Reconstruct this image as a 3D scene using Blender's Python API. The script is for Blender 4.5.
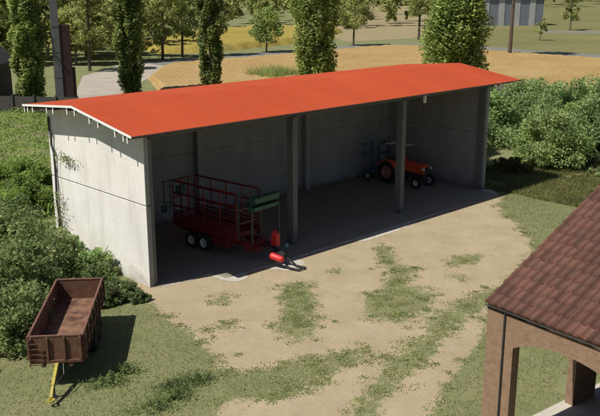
import bpy, bmesh, math, random
import numpy as np
from mathutils import Vector, Matrix

# ------------------------------------------------------------------ camera, sky, sun
S = bpy.context.scene
COL = S.collection
for o in list(bpy.data.objects): bpy.data.objects.remove(o)
cam_d = bpy.data.cameras.new('camera'); cam = bpy.data.objects.new('camera', cam_d); COL.objects.link(cam)
cam.location = (-15.355, -23.644, 10.51)
cam.rotation_euler = (math.radians(90 - 15.29), 0, -math.radians(43.92))
cam_d.sensor_width = 36; cam_d.lens = 36 * 827.45 / 600
cam_d.clip_start = .1; cam_d.clip_end = 3000
S.camera = cam
W = bpy.data.worlds.new('World'); S.world = W; W.use_nodes = True
nt = W.node_tree; nt.nodes.clear()
sky = nt.nodes.new('ShaderNodeTexSky'); sky.sky_type = 'NISHITA'; sky.sun_disc = False
SUN = Vector((.66, -.165, -1)).normalized()          # direction of travel of the light
SUN_EL = math.asin(-SUN.z); SUN_AZ = math.atan2(-SUN.x, -SUN.y)
sky.sun_elevation = SUN_EL; sky.sun_rotation = SUN_AZ
bg = nt.nodes.new('ShaderNodeBackground'); bg.inputs[1].default_value = .05
wo = nt.nodes.new('ShaderNodeOutputWorld'); nt.links.new(sky.outputs[0], bg.inputs[0]); nt.links.new(bg.outputs[0], wo.inputs[0])
sun_d = bpy.data.lights.new('sun', 'SUN'); sun_d.energy = 5.0; sun_d.angle = math.radians(.5); sun_d.color = (1, .95, .86)
sun = bpy.data.objects.new('sun', sun_d); COL.objects.link(sun); sun.rotation_euler = SUN.to_track_quat('-Z', 'Y').to_euler()
S.view_settings.view_transform = 'Standard'; S.view_settings.look = 'None'
S.view_settings.exposure = .1; S.view_settings.gamma = 1; S.view_settings.use_curve_mapping = False
S.render.engine = 'CYCLES'
R = random.Random(7); NR = np.random.default_rng(7)
PI = math.pi

# ------------------------------------------------------------------ materials
def newmat(name):
    m = bpy.data.materials.new(name); m.use_nodes = True
    n = m.node_tree; b = n.nodes['Principled BSDF']
    return m, n, b
def nd(n, t, **k):
    x = n.nodes.new(t)
    for a, v in k.items():
        if a.startswith('_'): x.inputs[int(a[1:])].default_value = v
        else: setattr(x, a, v)
    return x
def ramp(n, src, pts):
    r = n.nodes.new('ShaderNodeValToRGB'); n.links.new(src, r.inputs[0])
    e = r.color_ramp.elements
    while len(e) < len(pts): e.new(.5)
    for q, (p, c) in zip(e, pts):
        q.position = p; q.color = (*c, 1) if len(c) == 3 else c
    return r.outputs[0]
def mixc(n, f, a, b, bt='MIX'):
    m = n.nodes.new('ShaderNodeMix'); m.data_type = 'RGBA'; m.blend_type = bt
    for s, v in ((0, f), (6, a), (7, b)):
        if isinstance(v, (int, float)): m.inputs[s].default_value = v
        elif isinstance(v, tuple): m.inputs[s].default_value = (*v, 1)
        else: n.links.new(v, m.inputs[s])
    return m.outputs[2]
def math_(n, op, a, b=None, c=None, clamp=False):
    m = n.nodes.new('ShaderNodeMath'); m.operation = op; m.use_clamp = clamp
    for i, v in enumerate((a, b, c)):
        if v is None: continue
        if isinstance(v, (int, float)): m.inputs[i].default_value = v
        else: n.links.new(v, m.inputs[i])
    return m.outputs[0]
def noise(n, scale, detail=4, rough=.6, vec=None, dist=0):
    x = nd(n, 'ShaderNodeTexNoise'); x.inputs['Scale'].default_value = scale
    x.inputs['Detail'].default_value = detail; x.inputs['Roughness'].default_value = rough; x.inputs['Distortion'].default_value = dist
    if vec is not None: n.links.new(vec, x.inputs['Vector'])
    return x.outputs[0]
def wpos(n): return n.nodes.new('ShaderNodeNewGeometry').outputs['Position']
def opos(n): return n.nodes.new('ShaderNodeTexCoord').outputs['Object']
def mapv(n, v, sc=(1, 1, 1), rot=(0, 0, 0), loc=(0, 0, 0)):
    m = n.nodes.new('ShaderNodeMapping'); n.links.new(v, m.inputs[0])
    m.inputs[1].default_value = loc; m.inputs[2].default_value = rot; m.inputs[3].default_value = sc
    return m.outputs[0]
def bump(n, b, h, st=.5, d=.02):
    x = n.nodes.new('ShaderNodeBump'); x.inputs['Strength'].default_value = st; x.inputs['Distance'].default_value = d
    n.links.new(h, x.inputs['Height']); n.links.new(x.outputs[0], b.inputs['Normal'])
def simple(name, col, rough=.7, metal=0, var=.25, scale=6, dirt=None, dscale=2, damt=.5, bmp=0):
    m, n, b = newmat(name); v = opos(n)
    lo = tuple(c * (1 - var) for c in col); hi = tuple(min(1, c * (1 + var)) for c in col)
    c = ramp(n, noise(n, scale, 5, .65, v), [(.3, lo), (.7, hi)])
    if dirt:
        f = ramp(n, noise(n, dscale, 6, .7, v, .5), [(.5 - .15 * damt, (0, 0, 0)), (.75 - .1 * damt, (1, 1, 1))])
        c = mixc(n, f, c, dirt)
    n.links.new(c, b.inputs[0]); b.inputs['Roughness'].default_value = rough; b.inputs['Metallic'].default_value = metal
    if bmp: bump(n, b, noise(n, scale * 4, 5, .7, v), bmp)
    return m
def foliage(name, dark, light, trans=.35, hue=None):
    m, n, b = newmat(name)
    a = nd(n, 'ShaderNodeAttribute', attribute_name='rnd')
    c = ramp(n, a.outputs['Fac'], [(0, dark), (.75, light), (1, hue or light)])
    big = ramp(n, noise(n, .55, 3, .6, wpos(n)), [(.35, (.75, .75, .75)), (.65, (1.25, 1.25, 1.1))])
    c = mixc(n, 1, c, big, 'MULTIPLY')
    n.links.new(c, b.inputs[0]); b.inputs['Roughness'].default_value = .65
    b.inputs['Specular IOR Level'].default_value = .25
    t = n.nodes.new('ShaderNodeBsdfTranslucent'); n.links.new(c, t.inputs[0])
    mx = n.nodes.new('ShaderNodeMixShader'); mx.inputs[0].default_value = trans
    n.links.new(b.outputs[0], mx.inputs[1]); n.links.new(t.outputs[0], mx.inputs[2])
    n.links.new(mx.outputs[0], n.nodes['Material Output'].inputs[0])
    return m

def concrete(name, lo, hi, stain, streak=True, sc=1.):
    m, n, b = newmat(name); v = wpos(n)
    c = ramp(n, noise(n, .9 * sc, 6, .65, v, .3), [(.3, lo), (.72, hi)])
    if streak:
        f = ramp(n, noise(n, 1.6, 5, .7, mapv(n, v, (1, 1, .18))), [(.5, (0, 0, 0)), (.78, (.75, .75, .75))])
        c = mixc(n, f, c, stain)
    f2 = ramp(n, noise(n, 9 * sc, 5, .75, v), [(.45, (0, 0, 0)), (.75, (.5, .5, .5))])
    c = mixc(n, f2, c, stain)
    z = nd(n, 'ShaderNodeSeparateXYZ'); n.links.new(v, z.inputs[0])
    if streak:      # splash dirt along the foot, with its own ragged shape
        g = math_(n, 'SUBTRACT', math_(n, 'MULTIPLY', noise(n, 1.4, 6, .75, v), 1.6), math_(n, 'ADD', z.outputs[2], .35), clamp=True)
        c = mixc(n, math_(n, 'MULTIPLY', g, 1.5, clamp=True), c, tuple(s * .55 for s in stain))
    n.links.new(c, b.inputs[0]); b.inputs['Roughness'].default_value = .85
    bump(n, b, noise(n, 14, 6, .7, v), .35, .01)
    return m

M = {}
M['wall'] = concrete('sunlit_concrete', (.70, .68, .645), (.82, .80, .77), (.54, .52, .48))  # lighter copy of the shed concrete, sunlight on the gable put into its colour
M['bare'] = concrete('shade_toned_concrete', (.28, .285, .29), (.36, .36, .36), (.2, .2, .2))  # darker copy of the wall concrete, indoor shade put into its colour
M['post'] = concrete('shade_toned_posts', (.13, .135, .135), (.18, .18, .178), (.1, .1, .1))  # posts and eave beam darkened further, painting in the shade on them
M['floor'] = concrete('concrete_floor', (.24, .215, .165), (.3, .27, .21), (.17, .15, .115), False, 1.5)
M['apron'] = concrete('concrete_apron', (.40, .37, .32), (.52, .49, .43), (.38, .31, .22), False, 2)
M['white_steel'] = simple('white_steel', (.8, .8, .78), .5, var=.06)
M['dark_steel'] = simple('dark_steel', (.05, .05, .055), .5, .3)
M['gutter'] = simple('gutter_metal', (.16, .16, .17), .45, .6)

def roofmat():
    m, n, b = newmat('red_roof'); v = wpos(n)
    c = ramp(n, noise(n, .35, 6, .65, mapv(n, v, (1, .35, 1))), [(.3, (.39, .056, .018)), (.7, (.46, .076, .026))])
    c = mixc(n, ramp(n, noise(n, 5, 6, .75, mapv(n, v, (1, .2, 1))), [(.55, (0, 0, 0)), (.8, (.55, .55, .55))]), c, (.30, .07, .045))
    n.links.new(c, b.inputs[0]); b.inputs['Roughness'].default_value = .75; b.inputs['Specular IOR Level'].default_value = .2
    return m
M['dark_joint'] = simple('joint_mortar', (.28, .27, .25), .9)
M['roof'] = roofmat()
M['rust_red'] = simple('rusty_red_paint', (.095, .036, .024), .75, var=.35, scale=3, dirt=(.16, .085, .048), dscale=4, damt=.9, bmp=.2)
M['trailer_bed'] = simple('rusty_trailer_bed', (.075, .03, .021), .8, var=.4, scale=2.5, dirt=(.25, .135, .08), dscale=2.4, damt=.9, bmp=.3)
M['trailer_rim'] = simple('worn_rim_paint', (.17, .08, .058), .6, var=.3, scale=8)
M['yellow'] = simple('yellow_paint', (.45, .37, .06), .5, var=.2, scale=9, dirt=(.2, .14, .04), dscale=9, damt=.3)
M['tyre'] = simple('tyre_rubber', (.018, .018, .018), .85, var=.3, scale=20)
M['hub'] = simple('hub_paint', (.62, .6, .56), .5, var=.15)
M['tractor_rim'] = simple('faded_rim_paint', (.42, .2, .15), .6, var=.3)
M['red_paint'] = simple('red_machine_paint', (.36, .022, .022), .4, var=.2, scale=5)
M['wagon_red'] = simple('wagon_red_paint', (.16, .016, .022), .45, var=.25, scale=5)
M['bright_red'] = simple('bright_red_plastic', (.55, .028, .03), .5, var=.1)
M['green'] = simple('green_machine_paint', (.014, .085, .055), .5, var=.25)
M['blue'] = simple('blue_machine_paint', (.045, .11, .2), .5, var=.2)
M['orange_red'] = simple('tractor_paint', (.75, .10, .035), .35, var=.12)
M['bark'] = simple('bark', (.10, .075, .055), .9, var=.4, scale=12, bmp=.6)
M['grey_bark'] = simple('grey_bark', (.16, .14, .12), .9, var=.4, scale=12, bmp=.6)
M['slate'] = simple('dark_slate', (.055, .055, .06), .8, var=.3, scale=2)
M['dark_wood'] = simple('dark_weathered_boards', (.06, .055, .05), .9, var=.35, scale=3)
M['grey_concrete'] = simple('grey_tower_concrete', (.15, .15, .16), .85, var=.15, scale=1.5)
M['red_brown'] = simple('red_brown_boards', (.05, .026, .024), .85, var=.3, scale=2)
M['blue_grey'] = simple('blue_grey_cladding', (.19, .21, .26), .6, var=.12, scale=.5)
M['pale_clad'] = simple('pale_cladding', (.42, .43, .45), .6, var=.12, scale=.5)
M['asphalt'] = simple('pale_asphalt', (.17, .175, .15), .9, var=.15, scale=.6)
M['dirt_road'] = simple('dusty_road', (.36, .32, .27), .95, var=.15, scale=.5)

def brickmat():
    m, n, b = newmat('brick'); v = opos(n)
    s = nd(n, 'ShaderNodeSeparateXYZ'); n.links.new(v, s.inputs[0])
    u = math_(n, 'ADD', s.outputs[0], s.outputs[1])
    cb = nd(n, 'ShaderNodeCombineXYZ'); n.links.new(u, cb.inputs[0]); n.links.new(s.outputs[2], cb.inputs[1])
    t = nd(n, 'ShaderNodeTexBrick'); n.links.new(cb.outputs[0], t.inputs[0])
    t.inputs['Color1'].default_value = (.29, .165, .10, 1); t.inputs['Color2'].default_value = (.19, .105, .066, 1)
    t.inputs['Mortar'].default_value = (.29, .23, .16, 1); t.inputs['Scale'].default_value = 1
    t.inputs['Brick Width'].default_value = .17; t.inputs['Row Height'].default_value = .058; t.inputs['Mortar Size'].default_value = .008
    t.inputs['Bias'].default_value = -.1
    c = mixc(n, .55, t.outputs[0], ramp(n, noise(n, 6, 6, .7, v), [(.3, (.15, .09, .058)), (.7, (.32, .21, .135))]))
    n.links.new(c, b.inputs[0]); b.inputs['Roughness'].default_value = .9
    bump(n, b, math_(n, 'SUBTRACT', 1, t.outputs[1]), .7, .012)
    return m
M['brick'] = brickmat()
def tilemat():
    m, n, b = newmat('clay_tiles')
    a = nd(n, 'ShaderNodeAttribute', attribute_name='rnd')
    c = ramp(n, a.outputs['Fac'], [(0, (.075, .029, .019)), (.5, (.105, .042, .028)), (1, (.14, .058, .039))])
    c = mixc(n, ramp(n, noise(n, 4, 6, .75, wpos(n)), [(.45, (0, 0, 0)), (.75, (.7, .7, .7))]), c, (.06, .042, .032))
    n.links.new(c, b.inputs[0]); b.inputs['Roughness'].default_value = .8
    bump(n, b, noise(n, 30, 5, .7, wpos(n)), .3, .006)
    return m
M['tile'] = tilemat()

def groundmat():
    m, n, b = newmat('yard_ground'); v = wpos(n)
    a = nd(n, 'ShaderNodeAttribute', attribute_name='sand').outputs['Fac']
    n1 = noise(n, 1.1, 5, .65, v, .4); n2 = noise(n, 5.5, 5, .75, v)
    f = math_(n, 'ADD', a, math_(n, 'ADD', math_(n, 'MULTIPLY', math_(n, 'SUBTRACT', n1, .5), .9), math_(n, 'MULTIPLY', math_(n, 'SUBTRACT', n2, .5), 2.1)))
    f = ramp(n, f, [(.40, (0, 0, 0)), (.60, (1, 1, 1))])
    g = ramp(n, noise(n, .35, 5, .65, v), [(.3, (.165, .185, .085)), (.5, (.205, .215, .105)), (.7, (.25, .24, .13))])
    g = mixc(n, ramp(n, noise(n, 16, 4, .8, v), [(.35, (0, 0, 0)), (.7, (.6, .6, .6))]), g, (.115, .135, .05))
    g = mixc(n, ramp(n, noise(n, 2.3, 5, .7, v), [(.5, (0, 0, 0)), (.72, (.6, .6, .6))]), g, (.25, .225, .13))
    s = ramp(n, noise(n, .7, 6, .6, v), [(.3, (.325, .262, .17)), (.7, (.40, .33, .222))])
    s = mixc(n, ramp(n, noise(n, 24, 4, .8, v), [(.5, (0, 0, 0)), (.75, (.5, .5, .5))]), s, (.24, .185, .12))
    s = mixc(n, ramp(n, noise(n, 2.6, 6, .7, v), [(.55, (0, 0, 0)), (.75, (.6, .6, .6))]), s, (.25, .22, .125))
    n.links.new(mixc(n, f, g, s), b.inputs[0]); b.inputs['Roughness'].default_value = .95; b.inputs['Specular IOR Level'].default_value = .1
    bump(n, b, math_(n, 'ADD', noise(n, 18, 5, .7, v), math_(n, 'MULTIPLY', noise(n, 3, 3, .5, v), 2)), .5, .03)
    return m
M['ground'] = groundmat()
def fieldmat(name, a, b_, c_, sc=1.):
    m, n, b = newmat(name); v = wpos(n)
    c = ramp(n, noise(n, .12 * sc, 5, .65, v), [(.3, a), (.5, b_), (.7, c_)])
    c = mixc(n, ramp(n, noise(n, 2.2 * sc, 6, .8, v), [(.4, (0, 0, 0)), (.7, (.6, .6, .6))]), c, tuple(x * .6 for x in b_))
    w = nd(n, 'ShaderNodeTexWave', wave_type='BANDS', bands_direction='X'); n.links.new(mapv(n, v, rot=(0, 0, .5)), w.inputs[0]); w.inputs['Scale'].default_value = .55; w.inputs['Distortion'].default_value = 2.5; w.inputs['Detail'].default_value = 3
    c = mixc(n, ramp(n, w.outputs['Fac'], [(.0, (.3, .3, .3)), (.5, (0, 0, 0))]), c, tuple(x * .62 for x in a))
    n.links.new(c, b.inputs[0]); b.inputs['Roughness'].default_value = .95; b.inputs['Specular IOR Level'].default_value = .1
    bump(n, b, noise(n, 3 * sc, 5, .8, v), .8, .2)
    return m
M['wheat'] = fieldmat('ripe_wheat', (.40, .26, .105), (.46, .315, .135), (.50, .36, .18))
M['canola'] = fieldmat('yellow_canola', (.30, .24, .06), (.38, .30, .075), (.30, .255, .085), .7)
M['meadow'] = fieldmat('meadow', (.165, .17, .07), (.2, .195, .085), (.25, .225, .105), .5)
M['greenfield'] = fieldmat('pale_stubble', (.30, .25, .14), (.34, .28, .165), (.27, .24, .13), .5)
M['fol_poplar'] = foliage('poplar_leaves', (0.166, 0.244, 0.075), (0.384, 0.463, 0.161), 0.45, (0.564, 0.56, 0.215))
M['fol_ivy'] = foliage('ivy_leaves', (0.094, 0.146, 0.047), (0.259, 0.315, 0.109), 0.45, (0.471, 0.451, 0.182))
M['fol_bush'] = foliage('bush_leaves', (0.098, 0.145, 0.058), (0.239, 0.317, 0.128), 0.45, (0.422, 0.437, 0.208))
M['fol_bright'] = foliage('bright_leaves', (0.158, 0.238, 0.053), (0.29, 0.409, 0.106), 0.5, (0.396, 0.475, 0.158))
M['fol_hedge'] = foliage('hedge_leaves', (0.194, 0.293, 0.119), (0.37, 0.487, 0.215), 0.45, (0.505, 0.565, 0.278))
M['fol_yellow'] = foliage('yellowish_leaves', (0.19, 0.281, 0.096), (0.366, 0.467, 0.193), 0.45, (0.54, 0.598, 0.28))
M['fol_wood'] = foliage('woodland_leaves', (0.192, 0.227, 0.082), (0.384, 0.418, 0.152), 0.45, (0.588, 0.542, 0.224))
M['fol_dry'] = foliage('dry_undergrowth', (0.117, 0.098, 0.039), (0.221, 0.195, 0.078), 0.45, (0.312, 0.26, 0.117))
M['grass'] = foliage('grass_blades', (.13, .145, .05), (.22, .22, .085), .45, (.28, .25, .11))
M['clover'] = foliage('clover_leaves', (0.173, 0.215, 0.077), (0.294, 0.328, 0.13), 0.45, (0.414, 0.414, 0.191))

# ------------------------------------------------------------------ mesh helpers
class MB:
    def __init__(s): s.v = []; s.f = []; s.n = 0
    def add(s, v, f):
        s.v += [tuple(x) for x in v]; s.f += [tuple(i + s.n for i in q) for q in f]; s.n = len(s.v)
        return s
    def box(s, lo, hi, T=None):
        (a, b, c), (d, e, g) = lo, hi
        v = [Vector(p) for p in ((a, b, c), (d, b, c), (d, e, c), (a, e, c), (a, b, g), (d, b, g), (d, e, g), (a, e, g))]
        if T: v = [T @ p for p in v]
        return s.add(v, [(0, 3, 2, 1), (4, 5, 6, 7), (0, 1, 5, 4), (1, 2, 6, 5), (2, 3, 7, 6), (3, 0, 4, 7)])
    def bar(s, p, q, w, h=None):
        p, q = Vector(p), Vector(q); h = h or w; d = (q - p).normalized()
        up = Vector((0, 0, 1)) if abs(d.z) < .95 else Vector((0, 1, 0))
        x = d.cross(up).normalized() * w / 2; y = x.cross(d).normalized() * h / 2
        v = [p - x - y, p + x - y, p + x + y, p - x + y, q - x - y, q + x - y, q + x + y, q - x + y]
        return s.add(v, [(0, 1, 2, 3), (7, 6, 5, 4), (0, 4, 5, 1), (1, 5, 6, 2), (2, 6, 7, 3), (3, 7, 4, 0)])
    def tube(s, pts, r, n=8, cap=True):
        pts = [Vector(p) for p in pts]; rs = r if isinstance(r, (list, tuple)) else [r] * len(pts)
        v = []; x = None
        for i, p in enumerate(pts):
            d = (pts[min(i + 1, len(pts) - 1)] - pts[max(i - 1, 0)]).normalized()
            if x is None: x = d.orthogonal().normalized()
            else: x = (x - d * x.dot(d)).normalized()
            y = d.cross(x)
            for k in range(n):
                a = 2 * PI * k / n; v.append(p + (x * math.cos(a) + y * math.sin(a)) * rs[i])
        f = [(i * n + k, i * n + (k + 1) % n, (i + 1) * n + (k + 1) % n, (i + 1) * n + k) for i in range(len(pts) - 1) for k in range(n)]
        if cap: f += [tuple(range(n - 1, -1, -1)), tuple((len(pts) - 1) * n + k for k in range(n))]
        return s.add(v, f)
    def lathe(s, prof, c, ax='y', n=24, T=None):          # prof: (radius, offset along axis)
        v = []
        for k in range(n):
            a = 2 * PI * k / n
            for r, o in prof:
                x, z = r * math.cos(a), r * math.sin(a)
                p = {'y': (x, o, z), 'x': (o, x, z), 'z': (x, z, o)}[ax]
                q = Vector(p) + Vector(c); v.append(T @ q if T else q)
        m = len(prof)
        f = [(k * m + j, k * m + j + 1, ((k + 1) % n) * m + j + 1, ((k + 1) % n) * m + j) for k in range(n) for j in range(m - 1)]
        return s.add(v, f)
    def prism(s, poly, fn, t0, t1):                        # poly 2D -> fn(u, w, t)
        n = len(poly); v = [fn(u, w, t) for t in (t0, t1) for u, w in poly]
        return s.add(v, [tuple(range(n)), tuple(range(2 * n - 1, n - 1, -1))] + [(i, (i + 1) % n, n + (i + 1) % n, n + i) for i in range(n)])
    def build(s, name, mat, parent=None, bevel=0, smooth=False):
        me = bpy.data.meshes.new(name); me.from_pydata(s.v, [], s.f); me.materials.append(M[mat] if isinstance(mat, str) else mat)
        bm = bmesh.new(); bm.from_mesh(me); bmesh.ops.recalc_face_normals(bm, faces=bm.faces); bm.to_mesh(me); bm.free()
        o = bpy.data.objects.new(name, me); COL.objects.link(o)
        if parent: o.parent = parent
        if bevel:
            b = o.modifiers.new('bevel', 'BEVEL'); b.width = bevel; b.segments = 2; b.limit_method = 'ANGLE'
        if smooth:
            for p in me.polygons: p.use_smooth = True
        return o
def tag(o, label=None, cat=None, group=None, kind=None):
    for k, v in (('label', label), ('category', cat), ('group', group), ('kind', kind)):
        if v: o[k] = v
    return o
def empty(name, loc, rz, label, cat, group=None):
    o = bpy.data.objects.new(name, None); COL.objects.link(o); o.location = loc; o.rotation_euler = (0, 0, rz)
    o.empty_display_size = .2
    return tag(o, label, cat, group)
def npmesh(name, V, F, mat, parent=None, rnd=None, kind=None):
    me = bpy.data.meshes.new(name); k = F.shape[1]
    me.vertices.add(len(V)); me.vertices.foreach_set('co', V.astype(np.float32).ravel())
    me.loops.add(F.size); me.loops.foreach_set('vertex_index', F.astype(np.int32).ravel())
    me.polygons.add(len(F)); me.polygons.foreach_set('loop_start', np.arange(0, F.size, k, dtype=np.int32))
    me.polygons.foreach_set('loop_total', np.full(len(F), k, dtype=np.int32))
    me.update(calc_edges=True)
    if rnd is not None:
        at = me.attributes.new('rnd', 'FLOAT', 'FACE'); at.data.foreach_set('value', rnd.astype(np.float32))
    me.materials.append(M[mat] if isinstance(mat, str) else mat)
    o = bpy.data.objects.new(name, me); COL.objects.link(o)
    if parent: o.parent = parent
    if kind: o['kind'] = kind
    return o
def leaf_quads(P, size, up=.3, asp=.55, rng=NR):
    n = len(P); u = rng.normal(size=(n, 3)); u[:, 2] = np.abs(u[:, 2]) + up; u /= np.linalg.norm(u, axis=1)[:, None]     # leaf normals lean upward
    d = rng.normal(size=(n, 3)); d -= u * (d * u).sum(1)[:, None]; d /= np.linalg.norm(d, axis=1)[:, None]
    e = np.cross(u, d)
    s = (size * rng.uniform(.6, 1.4, n))[:, None]
    d, e = d * s, e * s * asp
    V = np.stack([P - d * .5, P + e * .5, P + d * .5, P - e * .5], 1).reshape(-1, 3)
    return V, np.arange(4 * n).reshape(-1, 4)
def clumps(centres, radii, per, rng=NR):
    C = np.repeat(np.array(centres), per, 0); Rr = np.repeat(np.array(radii), per, 0)
    d = rng.normal(size=C.shape); d /= np.linalg.norm(d, axis=1)[:, None]
    r = rng.uniform(0.25, 1, len(C))[:, None] ** .6
    tone = np.repeat(rng.uniform(0, .45, len(centres)), per)
    return C + d * r * (Rr[:, None] if Rr.ndim == 1 else Rr), tone
def crown(name, cs, rs, per, size, mat, parent, rng=NR, up=.3):
    P, tone = clumps(cs, rs, per, rng)
    k = P[:, 2] > .02; P, tone = P[k], tone[k]
    V, F = leaf_quads(P, size, up, rng=rng)
    return npmesh(name, V, F, mat, parent, np.clip(tone + rng.uniform(0, .6, len(P)), 0, 1))

# ------------------------------------------------------------------ ground
SAND = [(-0.2,-0.3),(2.9,-1.3),(20.1,-0.9),(20.4,-1.5),(18.5,-2.3),(14.8,-6.4),(12.4,-7.8),(7.0,-9.6),(4.4,-10.9),(1.6,-11.7),(-0.2,-12.6),(-1.8,-13.5),(-4.4,-11.0),(-4.0,-8.7),(-3.3,-8.3),(-2.0,-9.4),(-1.4,-8.5),(-1.4,-7.6),(-1.9,-7.4),(-2.4,-6.7),(-1.8,-6.1),(-1.8,-5.3),(-1.3,-4.4),(-1.4,-3.2),(-0.8,-1.5)]
SAND = [(-.2, 1)] + SAND[:0] + [(20.6, 1)] + SAND[3:] 
TURF = [[(0.3,-7.0),(1.0,-5.5),(2.0,-4.8),(3.1,-3.3),(3.8,-3.0),(4.5,-3.3),(3.5,-5.0),(2.0,-6.6),(1.0,-7.2)],
 [(9.6,-2.0),(9.7,-3.0),(8.3,-4.6),(8.7,-5.4),(6.9,-6.2),(7.1,-7.4),(5.4,-8.3),(3.9,-8.4),(3.4,-7.6),(3.8,-6.7),(4.8,-6.0),(6.0,-5.7),(7.2,-5.1),(8.3,-3.4)],
 [(-1.9,-11.3),(-0.4,-10.4),(0.4,-10.2),(1.6,-9.6),(2.8,-9.4),(3.7,-9.2),(5.2,-8.5),(6.6,-8.4),(7.6,-8.3),(9.0,-8.2),(8.9,-8.9),(6.2,-9.5),(3.9,-10.0),(2.2,-10.7),(0.7,-10.9),(-0.2,-11.1),(-1.1,-11.7)],
 [(-1.2,-7.7),(-0.5,-7.4),(0.2,-8.1),(1.5,-8.3),(2.1,-8.7),(1.0,-9.3),(-0.2,-9.3),(-1.0,-9.7),(-1.6,-9.5),(-2.1,-9.3)],
 [(9.7,-5.5),(11.1,-5.5),(11.9,-6.0),(10.8,-6.5),(9.6,-6.3)],[(8.2,-6.8),(9.1,-6.5),(9.2,-7.0),(8.3,-7.2)],
 [(5.4,-3.4),(6.5,-2.9),(6.5,-3.4),(5.5,-4.0)],[(0.7,-2.3),(1.7,-2.3),(1.5,-3.1),(0.7,-3.1)],[(-0.7,-3.9),(0.3,-4.4),(0.1,-5.1),(-0.8,-4.8)]]
def inside(X, Y, poly):
    c = np.zeros(X.shape, bool); n = len(poly)
    for i in range(n):
        (x1, y1), (x2, y2) = poly[i], poly[(i + 1) % n]
        if y1 == y2: continue
        c ^= ((y1 > Y) != (y2 > Y)) & (X < (x2 - x1) * (Y - y1) / (y2 - y1) + x1)
    return c
def blur(a, k):
    for _ in range(k):
        a = (a + np.roll(a, 1, 0) + np.roll(a, -1, 0)) / 3; a = (a + np.roll(a, 1, 1) + np.roll(a, -1, 1)) / 3
    return a
GX = np.arange(-12, 26, .2); GY = np.arange(-22, 4, .2)
XX, YY = np.meshgrid(GX, GY, indexing='ij')
sa = inside(XX, YY, SAND).astype(float)
for t in TURF: sa[inside(XX, YY, t)] = .25
SA = blur(sa, 2)
SA[GX < -11] = 0
def sand_at(x, y):
    i = np.clip(((x + 12) / .2).round().astype(int), 0, len(GX) - 1); j = np.clip(((y + 22) / .2).round().astype(int), 0, len(GY) - 1)
    s = SA[i, j]; s[(x < -12) | (x > 26) | (y < -22) | (y > 4)] = 0
    return s
xs = np.concatenate([[-700, -300, -120, -50, -25], GX, [30, 40, 60, 100, 180, 320, 600, 1000]])
ys = np.concatenate([[-300, -120, -60, -35], GY, [8, 15, 30, 60, 120, 220, 400, 700, 1000]])
gx, gy = np.meshgrid(xs, ys, indexing='ij')
SAf = np.zeros(gx.shape); SAf[5:5 + len(GX), 4:4 + len(GY)] = SA
def grid_faces(nx, ny):
    i, j = np.meshgrid(np.arange(nx - 1), np.arange(ny - 1), indexing='ij'); a = (i * ny + j).ravel()
    return np.stack([a, a + ny, a + ny + 1, a + 1], 1)
g = npmesh('ground', np.stack([gx, gy, np.zeros(gx.shape)], -1).reshape(-1, 3), grid_faces(len(xs), len(ys)), 'ground', kind='structure')
at = g.data.attributes.new('sand', 'FLOAT', 'POINT'); at.data.foreach_set('value', SAf.ravel().astype(np.float32))

def sheet(name, poly, z, mat, kind='structure'):
    me = bpy.data.meshes.new(name); me.from_pydata([(x, y, z) for x, y in poly], [], [tuple(range(len(poly)))]); me.materials.append(M[mat])
    bm = bmesh.new(); bm.from_mesh(me); bmesh.ops.triangulate(bm, faces=bm.faces[:]); bmesh.ops.recalc_face_normals(bm, faces=bm.faces)
    for f in bm.faces:
        if f.normal.z < 0: f.normal_flip()
    bm.to_mesh(me); bm.free()
    o = bpy.data.objects.new(name, me); COL.objects.link(o)
    if kind: o['kind'] = kind
    return o
def strip(name, pts, w, z, mat):
    P = [Vector((*p, 0)) for p in pts]; L = []; Rt = []
    for i, p in enumerate(P):
        d = (P[min(i + 1, len(P) - 1)] - P[max(i - 1, 0)]).normalized(); nrm = Vector((-d.y, d.x, 0)); ww = w[i] if isinstance(w, list) else w
        L.append(p + nrm * ww / 2); Rt.append(p - nrm * ww / 2)
    v = [(q.x, q.y, z) for pr in zip(L, Rt) for q in pr]
    f = [(2 * i + 1, 2 * i + 3, 2 * i + 2, 2 * i) for i in range(len(P) - 1)]
    me = bpy.data.meshes.new(name); me.from_pydata(v, [], f); me.materials.append(M[mat])
    o = bpy.data.objects.new(name, me); COL.objects.link(o); o['kind'] = 'structure'
    return o
sheet('meadow', [(96, 20), (96, 33), (104, 54), (115, 76), (170, 110), (420, 260), (700, 300), (700, 50), (300, -20)], .02, 'meadow')
sheet('stubble_field', [(96, 80), (112, 78), (160, 100), (330, 200), (300, 260), (150, 150)], .024, 'greenfield')
strip('farm_lane', [(20, 40), (28, 50), (36, 60), (48, 70)], [3.5, 5, 8, 8], .028, 'dirt_road')
strip('country_road', [(47, 69.5), (62, 70), (78, 70.5), (95, 71), (104, 63), (101, 48), (101, 34), (112, 8), (140, -30)], [8, 7, 6, 5.5, 5.5, 5.5, 5.5, 6, 7], .032, 'asphalt')
strip('far_road', [(150, 72), (158, 62), (172, 46), (200, 20)], 9, .03, 'asphalt')
def crop(name, poly, z, mat, step, amp, label=None, cat=None):
    p = np.array(poly); lo, hi = p.min(0), p.max(0)
    X = np.arange(lo[0], hi[0], step); Y = np.arange(lo[1], hi[1], step); A, B = np.meshgrid(X, Y, indexing='ij')
    k = inside(A, B, poly); A = A + NR.uniform(-.3, .3, A.shape) * step; B = B + NR.uniform(-.3, .3, B.shape) * step
    e = np.clip((blur(k.astype(float), 3) - .8) / .2, 0, 1); Z = (z + NR.uniform(0, amp, A.shape)) * np.minimum(1, e * 1.6) - .03
    V = np.stack([A, B, Z], -1).reshape(-1, 3); F = grid_faces(len(X), len(Y)); F = F[k.ravel()[F].all(1)]
    o = npmesh(name, V, F, mat, kind='stuff')
    return tag(o, label, cat)
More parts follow.
